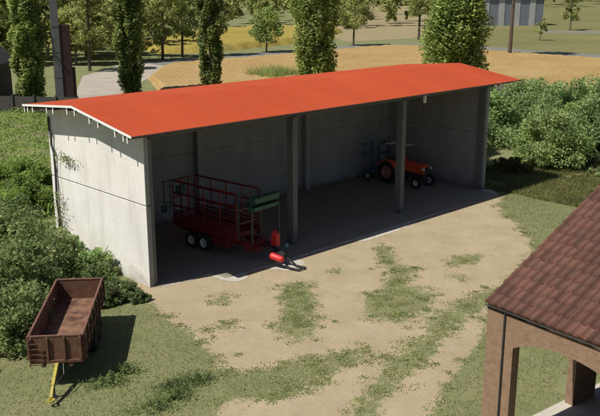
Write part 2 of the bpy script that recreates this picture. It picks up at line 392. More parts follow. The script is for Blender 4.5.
WHEAT = [(31, 45), (37, 56), (46.5, 66), (54, 66.6), (62, 66), (78, 67), (92, 67.5), (96, 60), (95, 46), (95, 31), (104, 10), (60, 4), (42, 14), (30, 22)]
crop('wheat_field', WHEAT, .45, 'wheat', .4, .13, 'ripe orange tan wheat field spread behind the long shed', 'wheat field')
crop('canola_field', [(56, 82), (66, 78), (92, 84), (118, 100), (118, 124), (90, 118), (62, 98)], .9, 'canola', .7, .25, 'bright yellow canola field behind the roadside trees', 'canola field')

# ------------------------------------------------------------------ shed
L_, D_, H0 = 20.85, 6.72, 3.0
EF, RZ, EB = 5.60, 6.21, 5.88       # roof top heights at the front edge, ridge, rear edge
YF, YR, YB = -.5, 3.36, 7.2
XA, XB = -.74, 22.6
def roof_z(y): return EF + (RZ - EF) * (y - YF) / (YR - YF) if y < YR else RZ + (EB - RZ) * (y - YR) / (YB - YR)
shed = empty('open_shed', (0, 0, 0), 0, 'long open fronted concrete shed with a bright red orange metal roof', 'shed')
T = .2
def wall_x(x0, x1):   # a gable wall: two cast panels with a recessed joint
    m = MB(); fn = lambda y, z, t: (t, y, z)
    m.prism([(0, 0), (D_, 0), (D_, H0 - .03), (0, H0 - .03)], fn, x0, x1)
    top = lambda y: roof_z(y) - .1
    m.prism([(0, H0 + .03), (D_, H0 + .03), (D_, top(D_)), (YR, top(YR)), (0, top(0))], fn, x0, x1)
    m.prism([(.03, H0 - .1), (D_ - .03, H0 - .1), (D_ - .03, H0 + .1), (.03, H0 + .1)], fn, x0 + .035, x1 - .035)
    return m
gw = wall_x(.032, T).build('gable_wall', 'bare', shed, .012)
m = MB(); fn = lambda y, z, t: (t, y, z)        # outer skin in the lighter concrete tone, sunlight put into its colour
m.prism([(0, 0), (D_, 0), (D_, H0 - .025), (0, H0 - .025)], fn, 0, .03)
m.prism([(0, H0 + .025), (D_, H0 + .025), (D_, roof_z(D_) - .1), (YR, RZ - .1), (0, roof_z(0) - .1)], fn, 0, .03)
m.build('sunlit_tone_face', 'wall', gw, .006)
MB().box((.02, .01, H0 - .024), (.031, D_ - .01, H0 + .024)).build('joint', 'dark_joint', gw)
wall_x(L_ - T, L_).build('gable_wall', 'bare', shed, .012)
m = MB()
for a, b in ((T + .004, 7.12), (7.13, 14.0), (14.01, L_ - T - .004)):
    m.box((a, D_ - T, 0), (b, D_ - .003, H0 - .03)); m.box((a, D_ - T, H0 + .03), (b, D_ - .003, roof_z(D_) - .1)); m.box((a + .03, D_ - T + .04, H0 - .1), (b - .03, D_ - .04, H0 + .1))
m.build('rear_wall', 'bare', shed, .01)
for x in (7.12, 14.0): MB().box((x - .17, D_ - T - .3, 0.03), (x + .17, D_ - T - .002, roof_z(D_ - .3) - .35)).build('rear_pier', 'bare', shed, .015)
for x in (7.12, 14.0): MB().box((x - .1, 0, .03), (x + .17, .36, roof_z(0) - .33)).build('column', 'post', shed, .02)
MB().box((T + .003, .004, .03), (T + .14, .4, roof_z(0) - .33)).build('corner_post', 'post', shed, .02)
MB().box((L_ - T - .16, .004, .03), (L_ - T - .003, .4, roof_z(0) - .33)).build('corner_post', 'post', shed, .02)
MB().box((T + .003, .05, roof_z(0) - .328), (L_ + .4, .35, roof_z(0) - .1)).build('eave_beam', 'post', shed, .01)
for x in (7.12, 14.0):   # rafters across each frame
    m = MB(); fn = lambda y, z, t: (t, y, z)
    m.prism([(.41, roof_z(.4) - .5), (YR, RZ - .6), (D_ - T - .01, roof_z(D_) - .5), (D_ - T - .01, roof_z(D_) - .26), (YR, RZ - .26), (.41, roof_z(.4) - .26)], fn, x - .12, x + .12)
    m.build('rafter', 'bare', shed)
PUR = [-.2, .04, .55, 1.62, 2.19, 3.2, 3.74, 4.8, 5.3, 6.44, 6.85, 7.12]
for y in PUR:
    z = roof_z(y) - .075
    pu = MB().box((XA + .03, y - .035, z - .11), (XB - .05, y + .035, z)).build('purlin', 'dark_steel', shed)
    MB().box((XA + .008, y - .03, z - .24), (XA + .028, y + .03, z)).build('end_cap', 'white_steel', pu)
# ribbed roof sheets
m = MB(); rib = .333; xs_ = []
x = XA
while x < XB - .01:
    xs_ += [(x, 0), (x + rib * .72, 0), (x + rib * .79, .006), (x + rib * .93, .006)]; x += rib
xs_.append((XB, 0))
for (ya, yb) in ((YF, YR), (YR, YB)):
    v = []; n = len(xs_)
    for y in (ya, yb):
        for dz in (0, -.05):
            v += [(X, y, roof_z(y) + Z * .6 + dz) for X, Z in xs_]
    f = []
    for i in range(n - 1):
        f += [(i, i + 1, 2 * n + i + 1, 2 * n + i), (n + i + 1, n + i, 3 * n + i, 3 * n + i + 1), (i + 1, i, n + i, n + i + 1), (2 * n + i, 2 * n + i + 1, 3 * n + i + 1, 3 * n + i)]
    f += [(0, 2 * n, 3 * n, n), (n - 1, 2 * n - 1, 4 * n - 1, 3 * n - 1)]
    m.add(v, f)
roof = m.build('roof', 'roof', shed)
m = MB(); 
for (ya, yb) in ((YF, YR), (YR, YB)):
    m.prism([(ya, roof_z(ya) + .01), (yb, roof_z(yb) + .01), (yb, roof_z(yb) - .07), (ya, roof_z(ya) - .07)], lambda y, z, t: (t, y, z), XA - .03, XA - .004)
m.build('rake_trim', 'white_steel', roof)
MB().box((XA, YF - .028, EF - .04), (XB, YF - .004, EF - .012)).build('eave_trim', 'gutter', roof)
# gutter stub and lit bracket at the far corner
MB().box((L_ + .35, -.3, EF - .42), (L_ + .5, -.15, EF - .1)).box((L_ + .002, -.28, EF - .3), (L_ + .9, -.2, EF - .2)).build('eave_bracket', 'white_steel', shed)
MB().box((15.3, -.12, EF - .5), (15.42, -.03, EF - .16)).build('eave_bracket', 'white_steel', shed)
# downpipe with a kink at the rear corner of the lit gable
MB().tube([(-.07, 6.5, 5.4), (-.07, 6.5, 4.9), (-.1, 6.32, 4.7), (-.09, 6.38, 4.3), (-.1, 6.2, 4.0), (-.07, 6.25, 3.2), (-.08, 6.3, 2), (-.07, 6.2, 1), (-.07, 6.3, .1)], .045, 6).build('downpipe', 'dark_steel', shed)
# floor slab and ragged apron
fl = MB(); AP = [(T, -.25), (1.4, -.36), (2.3, -.45), (2.38, -1.5), (2.75, -1.72), (3.2, -1.6), (3.45, -1.25), (4.35, -1.2), (4.5, -1.75), (4.75, -2.1), (5.4, -2.12), (5.8, -1.95), (6.05, -1.3), (8.6, -1.25), (9.4, -1.45), (9.8, -1.7), (11.5, -1.68), (12.6, -1.5), (13.2, -1.28), (20.6, -1.0), (L_ + .3, -.2), (L_ - T, 0)]
def ragged(poly, step=.12, amp=.06):
    out = []
    for (a, b), (c, d) in zip(poly, poly[1:]):
        n = max(1, int(math.hypot(c - a, d - b) / step))
        out += [(a + (c - a) * i / n + R.uniform(-amp, amp), b + (d - b) * i / n + R.uniform(-amp, amp)) for i in range(n)]
    return out + [poly[-1]]
sl = sheet('floor_slab', [(T + .002, 1.0)] + ragged(AP)[1:-1] + [(L_ - T - .002, 1.0)], .008, 'apron', None); sl.parent = shed; sl.name = 'apron'
sheet('slab_front_shade', [(2.5, -.3), (2.55, -1.12), (20.3, -1.0), (20.6, .3), (.3, .3), (.3, -.2), (2.3, -.3)], .016, 'floor', None).parent = shed  # darker floor tone laid over the apron, painting in the eave's shadow
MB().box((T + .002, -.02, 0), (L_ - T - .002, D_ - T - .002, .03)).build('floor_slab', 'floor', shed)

# tyre marks and oil stains live in the floor material; small stones lie over the sand
n = 3500; x = NR.uniform(-3, 21, n); y = NR.uniform(-14, -1.2, n); k = sand_at(x, y) > .5; x, y = x[k], y[k]; n = len(x); r_ = NR.uniform(.006, .024, n)[:, None]
b0 = np.stack([x, y, np.full(n, .004)], 1); an = NR.uniform(0, 2 * PI, n)
pt = lambda q, z: b0 + np.stack([np.cos(an + q), np.sin(an + q) * .7, np.full(n, z)], 1) * r_
V = np.stack([pt(0, -.2), pt(1.6, -.2), pt(3.2, -.2), pt(4.8, -.2), b0 + np.stack([r_[:, 0] * .2, r_[:, 0] * .1, r_[:, 0] * .7], 1)], 1).reshape(-1, 3)
o_ = np.arange(n)[:, None] * 5
F = np.concatenate([o_ + np.array([[a, b, 4]]) for a, b in ((0, 1), (1, 2), (2, 3), (3, 0))])
tag(npmesh('pebbles', V, F, 'apron', None, None, 'stuff'), 'small stones scattered over the sandy yard', 'stones')

# ------------------------------------------------------------------ wheels
def wheel(parent, c, r, w, hubmat='hub', ax='y', lug=True, name='wheel', n=28):
    h = w / 2; t = MB()
    prof = [(r * .56, -h * .8), (r * .62, -h), (r * .9, -h), (r * .985, -h * .75), (r, -h * .3), (r, h * .3), (r * .985, h * .75), (r * .9, h), (r * .62, h), (r * .56, h * .8), (r * .56, -h * .8)]
    t.lathe(prof, c, ax, n)
    if lug:
        for k in range(18):
            a = 2 * PI * k / 18
            for sgn in (-1, 1):
                da = .09 * sgn
                p0 = Vector((math.cos(a + .0), 0, math.sin(a + .0))) * (r * 1.0); p1 = Vector((math.cos(a + .2), 0, math.sin(a + .2))) * (r * .985)
                p0.y = 0; p1.y = sgn * h * .95
                if ax == 'x': p0 = Vector((p0.y, p0.x, p0.z)); p1 = Vector((p1.y, p1.x, p1.z))
                t.bar(p0 + Vector(c), p1 + Vector(c), r * .09, r * .06)
    w_ = t.build(name, 'tyre', parent, smooth=False)
    q = MB(); q.lathe([(.001, -h * .35), (r * .2, -h * .4), (r * .24, -h * .15), (r * .45, -h * .1), (r * .52, -h * .75), (r * .58, -h * .84), (r * .58, h * .84), (r * .52, h * .75), (r * .45, h * .1), (r * .24, h * .15), (r * .2, h * .4), (.001, h * .35)], c, ax, n)
    q.build('rim', hubmat, w_)
    return w_

# ------------------------------------------------------------------ rusty tipping trailer (local +x = towards tailgate)
tr = empty('farm_trailer', (-5.99, -4.58, 0), math.radians(52.3), 'rusty red brown open tipping trailer with a yellow drawbar on the grass', 'trailer')
LB, WB, ZB, ZT = 4.35, 1.4, .84, 1.5
hw = WB / 2
fb = MB().box((0.02, -hw + .02, ZB - .05), (LB - .02, hw - .02, ZB)); fb.build('load_floor', 'trailer_bed', tr)
def side(y, s):
    m = MB().box((0, y - .02, ZB - .08), (LB, y + .02, ZT - .05))
    for i in range(8): xx = .1 + i * (LB - .2) / 7; m.box((xx - .035, min(y + s * .018, y + s * .075), ZB - .08), (xx + .035, max(y + s * .018, y + s * .075), ZT - .05))
    m.box((0, min(y + s * .019, y + s * .06), ZB + .2), (LB, max(y + s * .019, y + s * .06), ZB + .26))
    o = m.build('side_panel', 'rust_red', tr, .006)
    MB().box((-.02, y - .03, ZT - .048), (LB + .02, y + .03, ZT)).build('top_rail', 'trailer_rim', o, .01)
side(-hw, -1); side(hw, 1)
for x, s, nm in ((0, -1, 'front_panel'), (LB, 1, 'tailgate')):
    m = MB().box((x - .02, -hw + .021, ZB - .08), (x + .02, hw - .021, ZT - .05))
    for y in (-hw + .06, -.22, .22, hw - .06): m.box((min(x + s * .018, x + s * .08), y - .03, ZB - .1), (max(x + s * .018, x + s * .08), y + .03, ZT - .05))
    m.box((min(x + s * .019, x + s * .07), -hw, ZB - .12), (max(x + s * .019, x + s * .07), hw, ZB - .04))
    o = m.build(nm, 'rust_red', tr, .006)
    MB().box((x - .03, -hw + .032, ZT - .048), (x + .03, hw - .032, ZT + .002)).build('top_rail', 'trailer_rim', o, .01)
# ladder on the front panel
m = MB()
for y in (.36, .68): m.bar((-.1, y, ZB - .2), (-.1, y, ZT - .06), .025)
for k in range(5): m.bar((-.1, .36, ZB - .14 + k * .15), (-.1, .68, ZB - .14 + k * .15), .02)
m.build('ladder', 'rust_red', tr)
m = MB()
for y in (-.36, .36): m.box((-.05, y - .05, ZB - .24), (LB - .1, y + .05, ZB - .06))
for x in (.05, 1.0, 2.0, 3.0, 4.0): m.box((x, -.62, ZB - .16), (x + .08, .62, ZB - .055))
m.build('chassis', 'rust_red', tr)
for x in (2.25, 3.05):
    MB().tube([(x, -.6, .4), (x, .6, .4)], .05, 8).build('axle', 'dark_steel', tr)
    for y in (-.62, .62): wheel(tr, (x, y, .4), .39, .24, 'rust_red')
for y in (-.4, .4): MB().box((1.95, y - .05, .42), (3.35, y + .05, .62)).build('spring', 'dark_steel', tr)
m = MB(); m.bar((.1, -.3, ZB - .18), (-1.0, 0, .42), .07, .09); m.bar((.1, .3, ZB - .18), (-1.0, 0, .42), .07, .09)
m.v = [(x, y, z) for x, y, z in m.v]
MB().bar((-.0, 0, ZB - .14), (-.72, .02, .38), .085, .1).bar((-.72, .02, .38), (-1.02, .02, .2), .07, .08).build('drawbar', 'yellow', tr, .01)
MB().lathe([(.05, -.02), (.1, -.02), (.1, .02), (.05, .02), (.05, -.02)], (-1.1, .02, .17), 'z', 14).build('hitch_eye', 'yellow', tr)
MB().tube([(-.62, .02, .4), (-.62, .02, .03)], .03, 8).box((-.7, -.05, .0), (-.54, .09, .03)).build('drawbar_stand', 'dark_steel', tr)
MB().tube([(-.05, -.16, ZB - .14), (-.3, -.2, .5), (-.6, -.1, .46), (-.8, -.04, .4)], .014, 6).build('hydraulic_hose', 'dark_steel', tr)

# ------------------------------------------------------------------ forage wagon (local +x = forward)
wg = empty('forage_wagon', (3.80, 3.78, .03), math.radians(-83.9), 'dark red loader wagon with open tube racks parked inside the shed', 'wagon')
WL, WW = 3.6, 1.28    # near side y=0 (local -y is viewer side), far side y=+WW
def rack(y):
    m = MB()
    for z in (1.12, 1.58, 2.12, 2.62): m.bar((0, y, z), (WL, y, z), .045, .065)
    for i in range(5): x = i * WL / 4; m.bar((x, y, .9), (x, y, 2.64), .042)
    m.bar((0, y, 1.12), (WL / 4, y, 1.58), .03); m.build('side_rack', 'wagon_red', wg)
rack(0); rack(WW)
for y in (0, WW): MB().box((.03, y - .015, 1.0), (WL - .03, y + .015, 1.07)).box((.03, y - .015, 1.2), (WL - .03, y + .015, 1.27)).box((.03, y - .015, 1.34), (WL - .03, y + .015, 1.4)).build('side_board', 'wagon_red', wg)
MB().box((.05, .1, .905), (WL - .05, WW - .1, .98)).build('scraper_floor', 'wagon_red', wg)
m = MB()
for z in (1.2, 1.9, 2.6): m.bar((0, 0, z), (0, WW, z), .06)
for y in (WW / 3, 2 * WW / 3): m.bar((0, y, .9), (0, y, 2.6), .045)
m.build('rear_gate', 'wagon_red', wg)
m = MB()
for z in (1.4, 1.95, 2.5): m.bar((WL, 0, z), (WL, WW, z), .06)
for y in (.0, WW): m.bar((WL + .1, y, .8), (WL + .1, y, 2.6), .06)
m.build('front_gate', 'dark_steel', wg)
MB().box((0, .03, .82), (WL, WW - .03, .9)).box((0, -.06, .74), (WL + .1, .04, .98)).box((0, WW - .04, .74), (WL + .1, WW + .06, .98)).build('bed', 'wagon_red', wg, .01)
m = MB()
for y in (.25, WW - .25): m.box((.1, y - .05, .55), (WL + .4, y + .05, .74))
m.box((2.3, -.08, .35), (3.1, .35, .72)); m.box((3.2, .25, .5), (4.6, .33, .66)); m.box((3.2, WW - .33, .5), (4.6, WW - .25, .66)); m.build('chassis', 'wagon_red', wg)
for x in (1.15, 1.86):
    MB().tube([(x, .05, .34), (x, WW - .05, .34)], .04, 8).build('axle', 'dark_steel', wg)
    for y in (-.04, WW + .04): wheel(wg, (x, y, .34), .34, .24, 'hub', lug=False)
WL = 4.15
# green feed reel in front, top
fr = MB()
fr.box((WL + .15, -.1, 2.12), (WL + .5, WW + .05, 2.26)).box((WL + .2, -.02, 2.4), (WL + .5, WW + .05, 2.62))
for k in range(7): y = -.05 + k * (WW + .1) / 6; fr.bar((WL + .18, y, 2.1), (WL + .52, y, 2.64), .05)
fr.build('feed_reel', 'green', wg)
for xx, yy in ((.3, -.02), (.5, WW)): MB().bar((WL + xx, yy, .75), (WL + xx, yy, 2.15), .07).build('reel_stand', 'dark_steel', wg)
m = MB().tube([(WL - .1, .1, .55), (WL - .1, WW - .1, .55)], .2, 10)
for k in range(9):
    for a in range(4): y = .15 + k * .12; an = a * PI / 2 + k * .3; m.bar((WL + .15, y, .55), (WL + .15 + .32 * math.cos(an), y, .55 + .32 * math.sin(an)), .02)
m.build('pickup_drum', 'wagon_red', wg)
MB().bar((WL + .2, .35, .62), (WL + 1.35, .62, .42), .09).bar((WL + .2, .9, .62), (WL + 1.35, .66, .42), .09).build('drawbar', 'dark_steel', wg)
# red guard, drive shaft cover, hitch lying out in the sun
m = MB(); m.prism([(0, 0), (.34, .02), (.3, .5), (.12, .62), (.02, .4)], lambda u, w, t: (WL + .55 + u, t, .62 + w), .75, .95); m.build('chain_guard', 'bright_red', wg, .02)
MB().tube([(WL + 1.0, .25, .42), (WL + 1.08, .25, .42), (WL + 1.1, .25, .42), (WL + 1.52, .3, .36), (WL + 1.6, .31, .35)], [.1, .14, .14, .13, .08], 14).build('shaft_guard', 'bright_red', wg, smooth=True)
MB().tube([(WL + .9, 1.15, .62), (WL + 1.05, 1.15, .62)], .09, 10).build('coupling', 'blue', wg)
MB().bar((WL + 1.3, .5, .36), (WL + 1.75, .42, .06), .06).bar((WL + 1.7, .42, .05), (WL + 2.15, .5, .04), .06).bar((WL + 1.75, .8, .05), (WL + 2.2, .86, .04), .06).bar((WL + 2.17, .46, .04), (WL + 2.2, .9, .04), .06).bar((WL + 1.3, .75, .34), (WL + 1.76, .83, .06), .06).build('hitch_frame', 'dark_steel', wg)
# rear light bar with green reflectors
m = MB()
for y in (-.25, .1): m.bar((-.3, y, 1.35), (-.3, y, 2.6), .03)
m.bar((-.3, -.35, 2.55), (-.3, 1.1, 2.55), .035); m.bar((-.3, -.28, 1.7), (0, 0, 1.7), .03); m.bar((-.3, .1, 2.3), (0, 0.02, 2.3), .03)
m.build('rear_arm', 'dark_steel', wg)
MB().box((-.36, -.38, 1.25), (-.26, -.12, 1.55)).build('green_panel', 'green', wg, .02)
MB().box((-.2, .3, 1.95), (-.08, .75, 2.3)).build('green_panel', 'green', wg, .02)

# ------------------------------------------------------------------ small tractor (local +x forward = world -y)
tc = empty('tractor', (18.85, 4.45, .03), math.radians(-90), 'small orange red vintage tractor with a rollbar parked deep inside the shed', 'tractor')
for y in (-.58, .58): wheel(tc, (0, y, .6), .6, .3, 'tractor_rim')
for y in (-.56, .56): wheel(tc, (1.95, y, .3), .3, .18, 'hub')
m = MB(); m.prism([(.62, .78), (2.1, .72), (2.18, .8), (2.2, 1.12), (2.1, 1.2), (.65, 1.28)], lambda u, w, t: (u, t, w), -.26, .26); hood = m.build('hood', 'orange_red', tc, .03)
MB().box((2.19, -.2, .78), (2.23, .2, 1.1)).build('grille', 'dark_steel', hood)
for y in (-.31, .31): MB().tube([(2.1, y, 1.02), (2.22, y, 1.02)], .07, 12).build('headlight', 'hub', tc)
MB().box((-.25, -.2, .42), (2.1, .2, .77)).tube([(1.95, -.5, .3), (1.95, .5, .3)], .05, 8).tube([(0, -.5, .6), (0, .5, .6)], .14, 10).build('engine_and_axles', 'dark_steel', tc)
for y in (-.58, .58):
    m = MB(); a0 = [(.68 * math.cos(a), .6 + .68 * math.sin(a)) for a in np.linspace(.35, 2.7, 9)]; a1 = [(.63 * math.cos(a), .6 + .63 * math.sin(a)) for a in np.linspace(2.7, .35, 9)]
    m.prism(a0 + a1, lambda u, w, t: (u, t, w), y - .17, y + .17); m.build('fender', 'orange_red', tc)
MB().box((-.15, -.22, .9), (.25, .22, 1.0)).box((-.22, -.22, .95), (-.12, .22, 1.35)).build('seat', 'dark_steel', tc, .03)
MB().bar((.68, 0, 1.1), (.5, 0, 1.38), .03).lathe([(.17, -.012), (.195, 0), (.17, .012), (.15, 0), (.17, -.012)], (.48, 0, 1.4), 'z', 20).build('steering_wheel', 'dark_steel', tc)
MB().tube([(1.45, .1, 1.2), (1.45, .1, 1.95)], .03, 8).build('exhaust', 'dark_steel', tc)
m = MB()
for y in (-.4, .4): m.bar((-.2, y, .8), (-.2, y, 2.05), .05)
m.bar((-.2, -.42, 2.05), (-.2, .42, 2.05), .05); m.build('rollbar', 'dark_steel', tc)
MB().box((-.3, -.45, 2.08), (.0, .45, 2.13)).box((.5, -.45, 2.08), (.9, .45, 2.12)).bar((-.2, 0, 2.1), (.6, 0, 2.1), .04).build('canopy_slat', 'hub', tc)
# blue hay tedder hanging behind, folded up
im = empty('folded_tedder', (18.55, 5.65, .03), math.radians(-90), 'blue folded hay tedder with raised spoked rotors behind the small tractor', 'implement')
MB().bar((0, -.25, .3), (0, -.25, 2.2), .09).bar((0, .35, .3), (0, .35, 1.9), .09).bar((0, -.9, .55), (0, .9, .55), .1).bar((.5, -.2, .5), (0, -.2, 1.2), .05).bar((.5, .3, .5), (0, .3, 1.2), .05).build('frame', 'blue', im)
for (y, z) in ((-.85, 2.0), (-.85, 1.5), (.8, 1.95), (.75, 1.35)):
    m = MB().tube([(-.05, y, z), (.1, y, z)], .09, 10); m.bar((0, y, z), (0, -.2 if y < 0 else .3, z), .04)
    for k in range(6):
        a = k * PI / 3 + .2; m.bar((.05, y, z), (.05 + .1 * math.cos(a), y + .42 * math.cos(a), z + .12 * math.sin(a)), .03)
    m.build('rotor', 'blue', im)
for y in (-.5, .5): wheel(im, (0, y, .22), .22, .12, 'hub', lug=False)

# ------------------------------------------------------------------ brick outbuilding (local x = into building, local y = along eave to the corner)
bl = empty('brick_outbuilding', (-.36, -14.13, 0), math.radians(-6.5), 'brown brick outbuilding with arched opening and clay tile roof at right', 'outbuilding')
BH, BT, BW, BL = 3.68, .24, 9.0, 9.0
def arch_pts(y0, y1, zc, rise, yc, hw_, n=14):
    return [(y0 + (y1 - y0) * i / n, zc + rise * math.sqrt(max(0, 1 - ((y0 + (y1 - y0) * i / n - yc) / hw_) ** 2))) for i in range(n + 1)]
def arch_wall(m, fn, openings, y_end, t0, t1):
    # walls between y=0 and y=-y_end with arched openings given as (b0, b1)
    y = 0.
    for b0, b1 in openings:
        m.prism([(-y, 0), (-b0, 0), (-b0, BH), (-y, BH)], fn, t0, t1)
        a = arch_pts(b0, b1, 2.45, .64, (b0 + b1) / 2 , (b1 - b0) / 2 + .2)
        for (u0, z0), (u1, z1) in zip(a, a[1:]): m.prism([(-u0, z0), (-u1, z1), (-u1, BH), (-u0, BH)], fn, t0, t1)
        y = b1
    m.prism([(-y, 0), (-y_end, 0), (-y_end, BH), (-y, BH)], fn, t0, t1)
m = MB(); arch_wall(m, lambda u, w, t: (t, u, w), [(.75, 3.35), (4.4, 7.0)], BL, 0, BT); m.build('front_wall', 'brick', bl)
m = MB()
for a, b in ((BT + .002, .85), (3.3, 4.25), (6.7, BW)): m.prism([(a, 0), (b, 0), (b, 2.6), (a, 2.6)], lambda u, w, t: (u, t, w), -BT, -.002)
pk = BW / 2 * math.tan(math.radians(27))
m.prism([(BT + .002, 2.602), (BW, 2.602), (BW, BH), (BW / 2, BH + pk - .25), (BT + .002, BH - .02)], lambda u, w, t: (u, t, w), -BT, -.002)
m.build('gable_wall', 'brick', bl)
MB().box((BT, -BL, .0), (BW - .004, -BL + BT, BH)).box((BW - BT, -BL + BT, 0), (BW - .002, -BT - .004, BH)).build('rear_wall', 'brick', bl)
MB().box((-.05, -BL, 0.005), (BW, .08, .05)).build('floor_slab', 'apron', bl)
# drainpipe set against the front wall
MB().tube([(-.03, -.5, BH - .12), (-.03, -.5, .05)], .022, 8).build('drainpipe', 'dark_steel', bl)
# pantile roof
def tiles(sgn):
    tp = math.tan(math.radians(27)); run = BW / 2 + .06; slope = run / math.cos(math.radians(27))
    cw, ch = .215, .33; nc = int((BL + .3) / cw); nr = int(slope / ch) + 1
    us = np.linspace(0, 1, 9)
    prof = np.where(us < .55, 0.062 * np.sin(us / .55 * PI), -.02 * np.sin((us - .55) / .45 * PI))
    V = []; F = []; rn = []; n0 = 0
    ca, sa_ = math.cos(math.radians(27)), math.sin(math.radians(27))
    for r_ in range(nr):
        for c in range(nc):
            s0 = r_ * ch; s1 = min(s0 + ch + .04, slope); dz = R.uniform(-.006, .006); sk = R.uniform(-.003, .003)
            for (s, hgt) in ((s0 - .0, .045), (s1, .008)):
                for k, u in enumerate(us):
                    y = .03 - (c + u) * cw + sk; hh = prof[k] + hgt + dz
                    x = -.06 + s * ca - hh * sa_; z = BH - .055 + s * sa_ + hh * ca
                    V.append((x, y, z))
            for k, u in enumerate(us):      # lower lip
                y = .03 - (c + u) * cw + sk; hh = prof[k] * .4 + .045 + dz - .07
                V.append((-.06 + s0 * ca - hh * sa_, y, BH - .055 + s0 * sa_ + hh * ca))
            q = len(us); val = R.random()
            for k in range(q - 1):
                F.append((n0 + k, n0 + k + 1, n0 + q + k + 1, n0 + q + k)); rn.append(val)
                F.append((n0 + 2 * q + k, n0 + 2 * q + k + 1, n0 + k + 1, n0 + k)); rn.append(val)
            n0 += 3 * q
    V = np.array(V)
    if sgn < 0: V[:, 0] = BW - V[:, 0]
    return V, np.array(F), np.array(rn)
V1, F1, r1 = tiles(1); V2, F2, r2 = tiles(-1)
rf = npmesh('tile_roof', np.concatenate([V1, V2]), np.concatenate([F1, F2 + len(V1)]), 'tile', bl, np.concatenate([r1, r2]))
m = MB(); ca = math.tan(math.radians(27))
for s in (0, 1):
    X = lambda x: x if not s else BW - x
    m.prism([(X(.0), BH - .2), (X(BW / 2), BH - .2 + (BW / 2 + .0) * ca), (X(BW / 2), BH - .15 + (BW / 2 + .0) * ca), (X(.0), BH - .15)], lambda u, w, t: (u, t, w), -BL - .2, .02)
m.build('roof_deck', 'dark_wood', rf)
MB().tube([(BW / 2, .1, BH + pk + .1), (BW / 2, -BL - .2, BH + pk + .1)], .12, 10).build('ridge_tile', 'tile', rf)
MB().tube([(-.06, .03, BH - .11), (-.06, -BL, BH - .11)], .015, 8).build('gutter', 'dark_steel', rf)

# ------------------------------------------------------------------ vegetation builders
def branch_tubes(m, base, h, r, n, spread, rng, z0=.35, lean=(0, 0)):
    m.tube([base, base + Vector((lean[0] * .4, lean[1] * .4, h * .5)), base + Vector((lean[0], lean[1], h))], [r, r * .75, r * .3], 7)
    for i in range(n):
        z = h * (z0 + (1 - z0) * i / n); a = rng.uniform(0, 2 * PI); l = spread * rng.uniform(.5, .9)
        p = base + Vector((lean[0] * z / h, lean[1] * z / h, z)); q = p + Vector((math.cos(a) * l, math.sin(a) * l, l * rng.uniform(.3, .8)))
        m.tube([p, (p + q) / 2 + Vector((0, 0, .1 * l)), q], [r * .35, r * .2, r * .07], 5)
def poplar(x, y, r, h, label, mat='fol_ivy', per=170, size=.34, n=95, group='tall columnar poplars behind the shed'):
    t = empty('poplar_tree', (x, y, 0), 0, label, 'tree', group); rng = np.random.default_rng(int(x * 7 + y * 13))
    m = MB(); branch_tubes(m, Vector((0, 0, 0)), h, .22, 12, r * .8, R, .08); m.build('trunk', 'grey_bark', t)
    cs = []; rs = []
    for i in range(n):
        z = .25 + (h - .25) * (i + rng.uniform(0, 1)) / n; k = (z / h); rr = r * (0.75 + .35 * math.sin(min(1, k * 2.2) * 1.6)) * (1 - max(0, k - .6) * 1.7) * rng.uniform(.45, .85)
        a = i * 2.4 + rng.uniform(-.6, .6); cs.append((rr * math.cos(a), rr * math.sin(a), z)); rs.append((.33 * r, .33 * r, .5 * r + .25))
    crown('crown', cs, rs, per, size, mat, t, rng, .8)
def tree(x, y, h, r, label, mat='fol_wood', zc=.35, per=75, size=.6, n=55, lean=(0, 0), bark='bark', group=None, tr_=None, name='broadleaf_tree'):
    t = empty(name, (x, y, 0), 0, label, 'tree', group); rng = np.random.default_rng(int(abs(x) * 7 + abs(y) * 13))
    m = MB(); branch_tubes(m, Vector((0, 0, 0)), h * .9, tr_ or h * .02, 9, r * .8, R, zc, lean); m.build('trunk', bark, t)
    cs = []; rs = []
    for i in range(n):
        k = rng.uniform(0, 1); z = h * (zc + (1 - zc) * k); rr = r * math.sqrt(max(.05, 1 - (2 * k - .85) ** 2)) * rng.uniform(.3, .95)
        a = rng.uniform(0, 2 * PI); cs.append((rr * math.cos(a) + lean[0] * z / h, rr * math.sin(a) + lean[1] * z / h, z)); q = r * rng.uniform(.18, .34); rs.append((q, q, q * .8))
    crown('crown', cs, rs, per, size, mat, t, rng)
def shrub(x, y, h, r, label, mat='fol_bush', per=110, size=.13, n=40, ry=None, group=None, name='shrub', cat='shrub', up=.3, stems=9):
    t = empty(name, (x, y, 0), 0, label, cat, group); rng = np.random.default_rng(int(abs(x) * 17 + abs(y) * 31 + h * 5)); ry = ry or r
    m = MB()
    for i in range(stems):
        a = rng.uniform(0, 2 * PI); q = Vector((math.cos(a) * r * .7, math.sin(a) * ry * .7, h * rng.uniform(.55, .95)))
        m.tube([(q.x * .15, q.y * .15, 0), (q.x * .5, q.y * .5, q.z * .6), q], [.03 + h * .008, .02 + h * .004, .008], 5)
    m.build('stem', 'bark', t)
    cs = []; rs = []
    for i in range(n):
        d = rng.normal(size=3); d /= np.linalg.norm(d); k = rng.uniform(.25, 1) ** .5
        z = abs(d[2]) * k * h * .9 + .05 * h
        cs.append((d[0] * k * r * .85, d[1] * k * ry * .85, z)); q = rng.uniform(.16, .32) * min(r, h); rs.append((q, q, q * .8))
    crown('foliage', cs, rs, per, size, mat, t, rng, up)
    return t

def fbm(x, y, s):
    r = 0
    for i, (a, b, c) in enumerate(((1.3, .7, .2), (-.9, 1.6, 1.9), (2.7, 2.1, 4.1), (-3.1, 4.3, .8), (5.9, -2.3, 2.2))): r = r + np.sin(x * a * s + y * b * s + c) * np.cos(y * a * s - x * b * s * .7 + c * 2) / (1 + .4 * i)
    return r
